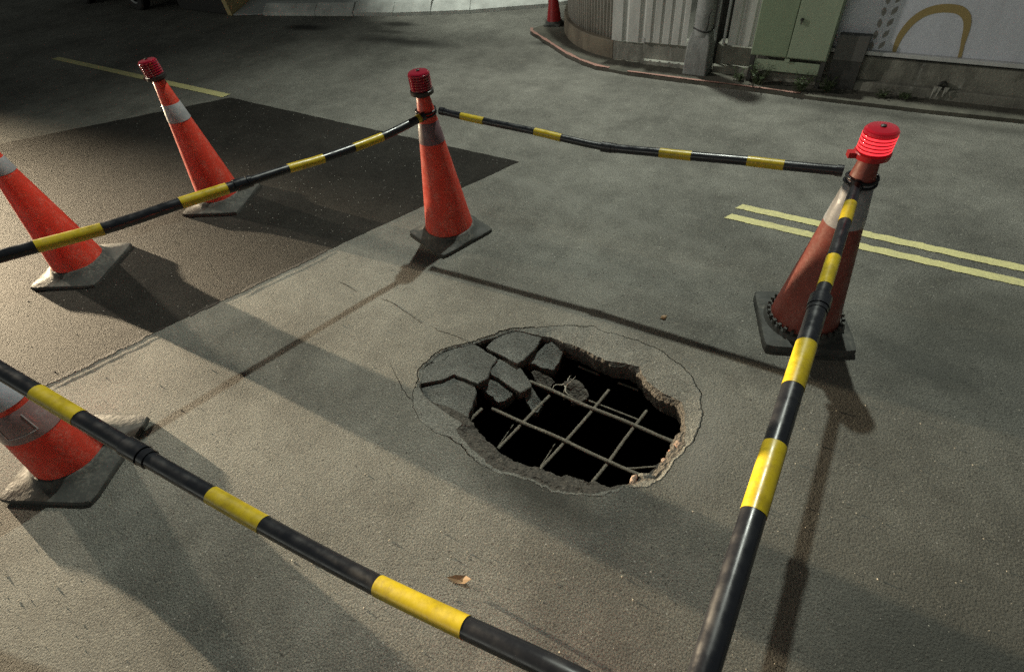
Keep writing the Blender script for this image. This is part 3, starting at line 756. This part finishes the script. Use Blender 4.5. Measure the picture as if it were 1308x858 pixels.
# weeds
GW = 'weeds along the foot of the green cabinet'
def weed(x, y, h, n, label):
    mb = MB()
    for k in range(n):
        a = random.uniform(0, 6.28); r = random.uniform(0, .04); hh = h*random.uniform(.35, 1)
        b = Vector((r*math.cos(a), r*math.sin(a), 0)); tip = b + Vector((math.cos(a)*hh*.45, math.sin(a)*hh*.45, hh))
        mb.tube([b, b.lerp(tip, .6)+Vector((0, 0, .02)), tip], [.002, .0015, .0008], 4)
        for q in range(6):
            t = random.uniform(.3, 1); p = b.lerp(tip, t); an = random.uniform(0, 6.28); L = random.uniform(.014, .032)
            d = Vector((math.cos(an), math.sin(an), random.uniform(-.2, .6))).normalized()*L; s = Vector((-d.y, d.x, 0)).normalized()*L*.32
            mb.add([p, p+d*.5+s, p+d, p+d*.5-s], [(0, 1, 2, 3)])
    o = mb.build('weed', M_leafg); o.location = (x, y, KZ); tag(o, label, 'weed', GW)
weed(-.91, 5.185, .19, 26, 'tall bushy weed in front of the left half of the cabinet')
weed(-.55, 5.17, .16, 22, 'dark weed at the right front leg of the cabinet')
weed(-1.09, 5.23, .11, 14, 'small weed left of the cabinet by the base wall')
weed(-.36, 5.22, .12, 18, 'low weed in front of the dark shadow block')
weed(.05, 5.24, .07, 12, 'low tuft of weed under the ochre arch')
weed(.20, 5.24, .06, 12, 'low tuft of weed left of the drain pipe')

# ------------------------------------------------------------------ traffic cones
def tip_r(z): return .158 + (.037-.158)*(z-.055)/(.90-.055)
def cone(loc, rz, label, half, bands, tall=1.0, shell=None, lit=False, flat=False, lamp_on=True, lampz=0.0, lamp_tilt=0.0):
    t = empty('traffic_cone', loc, rz); tag(t, label, 'traffic cone', 'orange traffic cones around the hole')
    shell = shell or M_orange; T = tall
    mb = MB(); z0 = .055
    prof = [(tip_r(z0)*1.0, z0*T)] + [(tip_r(z0+(.90-z0)*i/10), (z0+(.90-z0)*i/10)*T) for i in range(1, 11)] + [(.030, .908*T), (.020, .910*T)]
    mb.lathe(prof, 48, cap1=True); mb.build('cone_body', shell, t, smooth=50)
    for bn_, (za, zb, mat) in enumerate(bands):
        mb = MB(); mb.lathe([(tip_r(za)+.0006, za*T), (tip_r(za)+.0022, (za+.002)*T), (tip_r(zb)+.0022, (zb-.002)*T), (tip_r(zb)+.0006, zb*T)], 48)
        mb.build('reflective_band' if mat is not M_sleeve else 'plastic_sleeve', mat, t, smooth=40)
    # rubber base: cut-cornered square flowing up into a round collar
    n = 64; V = []; Fc = []
    def sq(a, h, cut=.965):
        c, s = math.cos(a), math.sin(a); r = h/max(abs(c), abs(s)); rd = h*math.sqrt(2)*cut/max(abs(math.cos(a-math.pi/4)), abs(math.cos(a+math.pi/4)))
        return min(r, rd*1.0)
    th = .042 if flat else .024
    rings = [(lambda a: sq(a, half), 0), (lambda a: sq(a, half), th*.8), (lambda a: sq(a, half*.985), th)]
    if flat: rings += [(lambda a: .62*sq(a, half)+.38*.19, th+.003), (lambda a: .186, th+.008), (lambda a: .176, th+.028), (lambda a: .163, th+.032), (lambda a: .150, th+.032)]
    else: rings += [(lambda a: .55*sq(a, half)+.45*.20, th+.004), (lambda a: .10*sq(a, half)+.90*.195, th+.011), (lambda a: .180, th+.026), (lambda a: .169, th+.046), (lambda a: .163, th+.050), (lambda a: .150, th+.050)]
    for rf, z in rings:
        for i in range(n):
            a = 2*math.pi*i/n; r = rf(a); 
            dz = 0 if z == 0 else .004*noise.noise(Vector((math.cos(a)*2+loc[0], math.sin(a)*2+loc[1], z*20)))
            V.append((r*math.cos(a), r*math.sin(a), z+dz))
    for k in range(len(rings)-1):
        for i in range(n):
            j = (i+1) % n; Fc.append((k*n+i, k*n+j, (k+1)*n+j, (k+1)*n+i))
    Fc.append(tuple(reversed(range(n))))
    mb = MB(); mb.add(V, Fc); mb.build('rubber_base', M_rubber, t, smooth=35)
    if flat:
        mb = MB()
        for i in range(30):
            a = 2*math.pi*i/30; u = Vector((math.cos(a), math.sin(a), 0)); w = Vector((-u.y, u.x, 0)); c = u*.168 + Vector((0, 0, th+.030))
            pts = [c+u*s1*.007+w*s2*.007+Vector((0, 0, z)) for z in (0, .022) for s1, s2 in ((-1,-1),(1,-1),(1,1),(-1,1))]
            mb.add(pts, [(0,3,2,1),(4,5,6,7),(0,1,5,4),(1,2,6,5),(2,3,7,6),(3,0,4,7)])
        te = mb.build('collar_teeth', M_rubber, t); te['kind'] = 'stuff'
    # warning lamp
    if lamp_on:
        lt = MB(); lz = .905*T
        lt.lathe([(.026, -.01), (.040, .0), (.056, .008), (.057, .026), (.050, .030)], 32, cap0=True, cap1=True)
        lt.box((-.075, -.014, .006), (-.050, .014, .026))
        lb = lt.build('lamp_base', M_redplain if lit else M_lampbase, t, smooth=40); lb.location = (0, 0, lz); lb.rotation_euler = (0, R(lamp_tilt), 0)
        pr = [(.049, .030)]
        for i in range(6):
            z = .032+i*.0125; pr += [(.0475, z), (.052, z+.003), (.052, z+.0085), (.0475, z+.0115)]
        pr += [(.049, .108), (.044, .113), (.020, .116)]
        mb = MB(); mb.lathe(pr, 40, cap1=True); ln = mb.build('lamp_lens', M_lens_on if lit else M_lens, t, smooth=30); ln.location = lb.location; ln.rotation_euler = lb.rotation_euler
        if lit:
            mb = MB()
            for i in range(5):
                z = .0345+i*.0125; mb.lathe([(.0522, z), (.0527, z+.001), (.0527, z+.0065), (.0522, z+.0075)], 40)
            g = mb.build('glowing_ring', M_led, t, smooth=30); g.location = lb.location; g.rotation_euler = lb.rotation_euler
        mb = MB(); mb.lathe([(.009, .115), (.009, .121), (.004, .123)], 16, cap1=True); cp = mb.build('lamp_knob', M_lampbase, t, smooth=40); cp.location = lb.location; cp.rotation_euler = lb.rotation_euler
        for q in [x for x in t.children if x.name.split('.')[0] in ('lamp_base', 'lamp_lens', 'glowing_ring', 'lamp_knob')]: q.scale = (1.14, 1.14, 1.08)
    return t
zz = .0022
cA = cone((-4.02, 1.78, zz), R(28), 'orange cone with one grey band standing on the dark patch behind the left bar', .225, [(.64, .755, M_band)], lamp_tilt=-4)
cB = cone((-2.09, 2.20, 0), R(-17), 'orange cone with a purplish band where the two far bars meet', .205, [(.645, .765, M_band_d)])
cC = cone((.065, 2.316, 0), R(22), 'faded and shade-darkened red cone with a white band and the lit red lamp', .205, [(.62, .815, M_band)], shell=M_orange_d, lit=True, flat=True)
cD = cone((-4.20, .765, zz), R(30), 'orange cone with scuffed side cut by the left picture edge', .235, [(.715, .80, M_band)])
cE = cone((-2.60, -.06, zz), R(28), 'large orange cone with a cloudy plastic sleeve at the near left corner', .235, [(.425, .56, M_band_w), (.27, .405, M_sleeve)], tall=1.12)
mb = MB()  # outline seam pressed into the sleeve
def on_cone(a, z, T, o=.004): return (( tip_r(z)+o)*math.cos(a), (tip_r(z)+o)*math.sin(a), z*T)
for a0, a1 in ((-1.45, -.55),):
    z0, z1 = .305, .385
    path = [on_cone(a0, z1, 1.12)] + [on_cone(a0, z1+(z0-z1)*i/4, 1.12) for i in range(1, 5)] + [on_cone(a0+(a1-a0)*i/8, z0, 1.12) for i in range(1, 9)] + [on_cone(a1, z0+(z1-z0)*i/4, 1.12) for i in range(1, 5)]
    mb.tube(path, .0022, 5)
mb.build('sleeve_outline', M_linew, cE, smooth=60)
cG = cone((.10, .20, 0), R(15), 'nearest cone under the near ends of the two front bars, just outside the bottom edge', .205, [(.64, .755, M_band)], lit=False)
# small far cone at the street corner
cH = cone((-3.56, 6.26, KZ), R(10), 'small dark red cone far off beside the curved corner wall', .19, [(.5, .62, M_band_d)], shell=M_redplain, lamp_on=False); cH.scale = (.55, .55, .62)

# ------------------------------------------------------------------ barrier bars
def catmull(c, n=8):
    out = []
    for i in range(len(c)-1):
        p0, p1, p2, p3 = [Vector(c[max(0, min(len(c)-1, i+k))]) for k in (-1, 0, 1, 2)]
        for s in range(n):
            t = s/n; out.append(.5*((2*p1)+(p2-p0)*t+(2*p0-5*p1+4*p2-p3)*t*t+(3*p1-p0-3*p2+p3)*t**3))
    return out + [Vector(c[-1])]
def bar(A, B, zc, bands, joint, r0, r1, label, loops, red=None):
    """zc: heights along the bar at fractions t; bands: yellow intervals; joint: fraction of the telescopic joint"""
    t0 = empty('barrier_bar', (A[0], A[1], 0)); tag(t0, label, 'barrier bar', 'black and yellow barrier bars between the cones')
    ctrl = [(A[0]+(B[0]-A[0])*t - A[0], A[1]+(B[1]-A[1])*t - A[1], z) for t, z in zc]
    ctl = catmull(ctrl, 10); hx = math.hypot(B[0]-A[0], B[1]-A[1])
    tt = [math.hypot(p.x, p.y)/hx for p in ctl]
    def at(t):
        for i in range(len(ctl)-1):
            if tt[i] <= t <= tt[i+1]+1e-9: return ctl[i].lerp(ctl[i+1], (t-tt[i])/max(1e-9, tt[i+1]-tt[i]))
        return ctl[0] if t < tt[0] else ctl[-1]
    def run(a, b, r, name, mat, n=None):
        n = n or max(3, int((b-a)*40)); mb = MB(); mb.tube([at(a+(b-a)*i/n) for i in range(n+1)], r, 24); return mb.build(name, mat, t0, smooth=50)
    ts, te = zc[0][0], zc[-1][0]
    if joint:
        run(ts, joint, r0, 'tube', M_bblack); run(joint, te, r1, 'tube', M_bblack)
        run(joint-.012, joint+.012, max(r0, r1)+.004, 'joint_collar', M_bblack, 4)
        run(joint+.014, joint+.022, max(r0, r1)+.0022, 'joint_collar', M_bblack, 3)
    else: run(ts, te, r0, 'tube', M_bblack)
    for a, b in bands:
        run(a, b, (r0 if (not joint or a < joint) else r1)+.0011, 'yellow_band', M_byel)
    if red: run(red[0], red[1], r1+.003, 'red_sleeve', M_redplain, 4)
    for e in (ts, te):
        r = r0 if (not joint or e < joint) else r1
        run(max(ts, e-.012), min(te, e+.012), r+.003, 'end_cap', M_bblack, 3)
    for (cx, cy, z, r) in loops:
        mb = MB(); mb.tube([(cx-A[0]+r*math.cos(a), cy-A[1]+r*math.sin(a), z+.004*math.sin(a*2)) for a in [R(x) for x in range(0, 361, 15)]], .0055, 8)
        mb.build('end_loop', M_bblack, t0, smooth=60)
    return t0
E1 = (-2.66, -.065); Bt = (-2.107, 2.222); Ct = (.054, 2.35); Gt = (.09, .235)
bar(E1, (-2.065, 2.150), [(0.02, 1.0), (.15, .968), (.3, .915), (.43, .889), (.54, .864), (.65, .840), (.73, .818), (.88, .799), (1.0, .812)],
    [(.02, .055), (.2011, .2975), (.4305, .5187), (.6472, .7271), (.8037, .8777), (.978, 1.0)], .545, .0245, .021,
    'left bar running from the near left cone to the cone with the purplish band', [(-2.60, -.06, 1.0, .055), (-2.09, 2.2, .805, .056)])
bar(Bt, Ct, [(.045, .818), (.11, .806), (.18, .797), (.32, .783), (.40, .770), (.50, .760), (.62, .775), (.69, .783), (.80, .800), (.87, .806), (.972, .820)],
    [(.1088, .1756), (.3179, .3877), (.6228, .6906), (.8016, .8696)], .501, .018, .0205,
    'far bar between the purplish-banded cone and the cone with the lit lamp', [(-2.09, 2.2, .822, .056), (.065, 2.316, .825, .056)])
bar(E1, Gt, [(.015, 1.0), (.12, .93), (.22, .874), (.279, .837), (.344, .797), (.43, .752), (.53, .713), (.60, .694), (.70, .690), (.76, .708), (.834, .752), (.905, .800), (.97, .82)],
    [(.08, .15), (.2788, .3437), (.5326, .6022), (.7422, .8341)], .425, .0265, .0245,
    'near bar crossing the bottom left in front of the large cone', [(-2.60, -.06, .99, .055), (.10, .20, .815, .056)])
bar(Ct, Gt, [(.03, .812), (.3, .806), (.6, .802), (.972, .80)],
    [(.1092, .17), (.2792, .3562), (.492, .5775), (.6762, .7732)], .3972, .0215, .0285,
    'right bar running from the cone with the lit lamp towards the camera', [(.10, .20, .80, .056), (.065, 2.316, .805, .058)], (.9575, .985))

# ------------------------------------------------------------------ far left: car, low wall, plate
car = empty('parked_car', (-12.1, 6.05, 0)); tag(car, 'black parked car at the top left with pale alloy wheels', 'car')
prof = [(-1.62,.28),(-1.66,.55),(-1.55,.86),(-1.15,.95),(-.70,1.38),(.75,1.42),(1.35,1.0),(1.62,.92),(1.68,.5),(1.62,.26)]
W2 = .80; secs = []
V, Fc = [], []
for yy, sc, dz in ((-W2, .985, .02), (-W2+.04, 1.0, 0), (W2-.04, 1.0, 0), (W2, .985, .02)):
    for x, z in prof:
        inset = .10*max(0, z-.95)/.45*(1 if yy > 0 else -1)
        V.append((x*sc, yy - inset, z + (dz if z < .4 else -dz)))
n = len(prof)
for s in range(3):
    for k in range(n):
        j = (k+1) % n; Fc.append((s*n+k, s*n+j, (s+1)*n+j, (s+1)*n+k))
Fc += [tuple(reversed(range(n))), tuple(3*n+k for k in range(n))]
o = obj('body', V, Fc, M_carpaint, car)
bm = bmesh.new(); bm.from_mesh(o.data); bmesh.ops.recalc_face_normals(bm, faces=bm.faces); bm.to_mesh(o.data); bm.free()
md = o.modifiers.new('b', 'BEVEL'); md.width = .04; md.segments = 3
for ys in (-1, 1):
    y = ys*(W2-.035)
    mb = MB(); mb.add([(-.95, y+ys*.004, .98), (-.03, y+ys*.004, .98), (-.03, y-ys*.06, 1.30), (-.62, y-ys*.06, 1.30)], [(0,1,2,3)] if ys < 0 else [(3,2,1,0)])
    mb.add([(.03, y+ys*.004, .98), (1.12, y+ys*.004, .98), (.74, y-ys*.06, 1.32), (.03, y-ys*.06, 1.30)], [(0,1,2,3)] if ys < 0 else [(3,2,1,0)]); mb.build('side_window', M_glass, car)
for x in (-.92, .93):
    for ys in (-1, 1):
        w = MB(); w.lathe([(.19, -.075), (.27, -.08), (.295, -.06), (.295, .06), (.27, .08), (.19, .075)], 32)
        wo = w.build('wheel', M_tyre, car, smooth=40); wo.location = (x, ys*.74, .295); wo.rotation_euler = (R(90), 0, 0)
        rm = MB(); rm.lathe([(.195, -.07), (.175, -.07), (.17, .05), (.195, .07)], 32); rm.lathe([(.05, -.06), (.05, .06)], 12, cap0=True, cap1=True)
        for k in range(6):
            a = k*math.pi/3; u = Vector((math.cos(a), math.sin(a), 0)); p = Vector((-u.y, u.x, 0))
            for zf in (-.062, .05):
                rm.add([u*.04+p*.02+Vector((0,0,zf)), u*.04-p*.02+Vector((0,0,zf)), u*.18-p*.014+Vector((0,0,zf)), u*.18+p*.014+Vector((0,0,zf))], [(0,1,2,3)])
        rm.build('rim', M_alloy, wo)
M_vblack = NT('black_paint').done((.006, .006, .006), .6)
lw = empty('low_wall', (-9.6, 5.75, 0)); tag(lw, 'low black wall end with a pale yellow edge at the top left', 'wall')
mb = MB(); mb.box((-.75, -.24, 0), (.60, .3, .9)); mb.build('wall_body', M_vblack, lw, bevel=.01)
mb = MB(); mb.add([(.60, -.27, 0), (.71, -.27, 0), (.71, .3, 0), (.60, .3, 0), (.50, -.27, .95), (.60, -.27, .95), (.60, .3, .95), (.50, .3, .95)], [(0,3,2,1),(4,5,6,7),(0,1,5,4),(1,2,6,5),(2,3,7,6),(3,0,4,7)])
mb.build('yellow_edge', M_yedge, lw, bevel=.006)
pt = MB(); pt.add([(0,0,.004),(1.05,.35,.004),(.9,1.3,.30),(-.15,1.3,.30),(0,0,.02),(1.05,.35,.02),(.9,1.3,.33),(-.15,1.3,.33)], [(0,3,2,1),(4,5,6,7),(0,1,5,4),(1,2,6,5),(2,3,7,6),(3,0,4,7)])
o = pt.build('ramp_plate', M_plate, bevel=.003); o.location = (-8.85, 5.48, 0); tag(o, 'grey steel ramp plate beside the yellow wall edge, against the kerb', 'ramp')

# ------------------------------------------------------------------ loose bits on the road
stone(848, 405, .008, .014, 'pale orange pebble lying beyond the hole near the far bar shadow', M_leafdry, (1.3, .9, .7), name='pebble', cat='pebble', grp=None)
lf = MB(); L = .05
lf.add([(-L, 0, .006), (-L*.3, .012, .014), (L*.5, .014, .022), (L, .002, .032), (L*.5, -.012, .012), (-L*.3, -.012, .003), (0, 0, .004)], [(0,6,1),(1,6,2),(2,6,3),(3,6,4),(4,6,5),(5,6,0)])
o = lf.build('dry_leaf', M_leafdry); p = G(587, 741); o.location = (p.x, p.y, 0.002); o.rotation_euler = (0, 0, R(20)); tag(o, 'curled dry leaf on the asphalt below the hole', 'leaf')
mb = MB()
def grit(p, r):
    sd = random.uniform(0, 50); pts = []
    for a in range(5): pts.append(p + Vector((math.cos(a*1.257)*r*random.uniform(.6, 1.2), math.sin(a*1.257)*r*random.uniform(.6, 1.2), r*.15)))
    tp = p + Vector((r*random.uniform(-.3, .3), r*random.uniform(-.3, .3), r*random.uniform(.5, .9)))
    mb.add([*pts, tp], [(k, (k+1) % 5, 5) for k in range(5)])
cnt = 0
while cnt < 800:
    q = G(random.uniform(-40, 1340), random.uniform(180, 880))
    d = Vector((q.x-HC.x, q.y-HC.y)); a = math.atan2(d.y, d.x) % (2*math.pi)
    if d.length < r_c[int(a/(2*math.pi)*NR) % NR]+.01: continue
    z = .004 if q.x < -2.4 else 0
    grit(Vector((q.x, q.y, z)), random.choice((.0015, .0018, .0022, .0025, .003, .003, .005))); cnt += 1
o = mb.build('loose_grit', rough_stone('grit_stone', (.24, .225, .19), .002)); tag(o, kind='stuff')
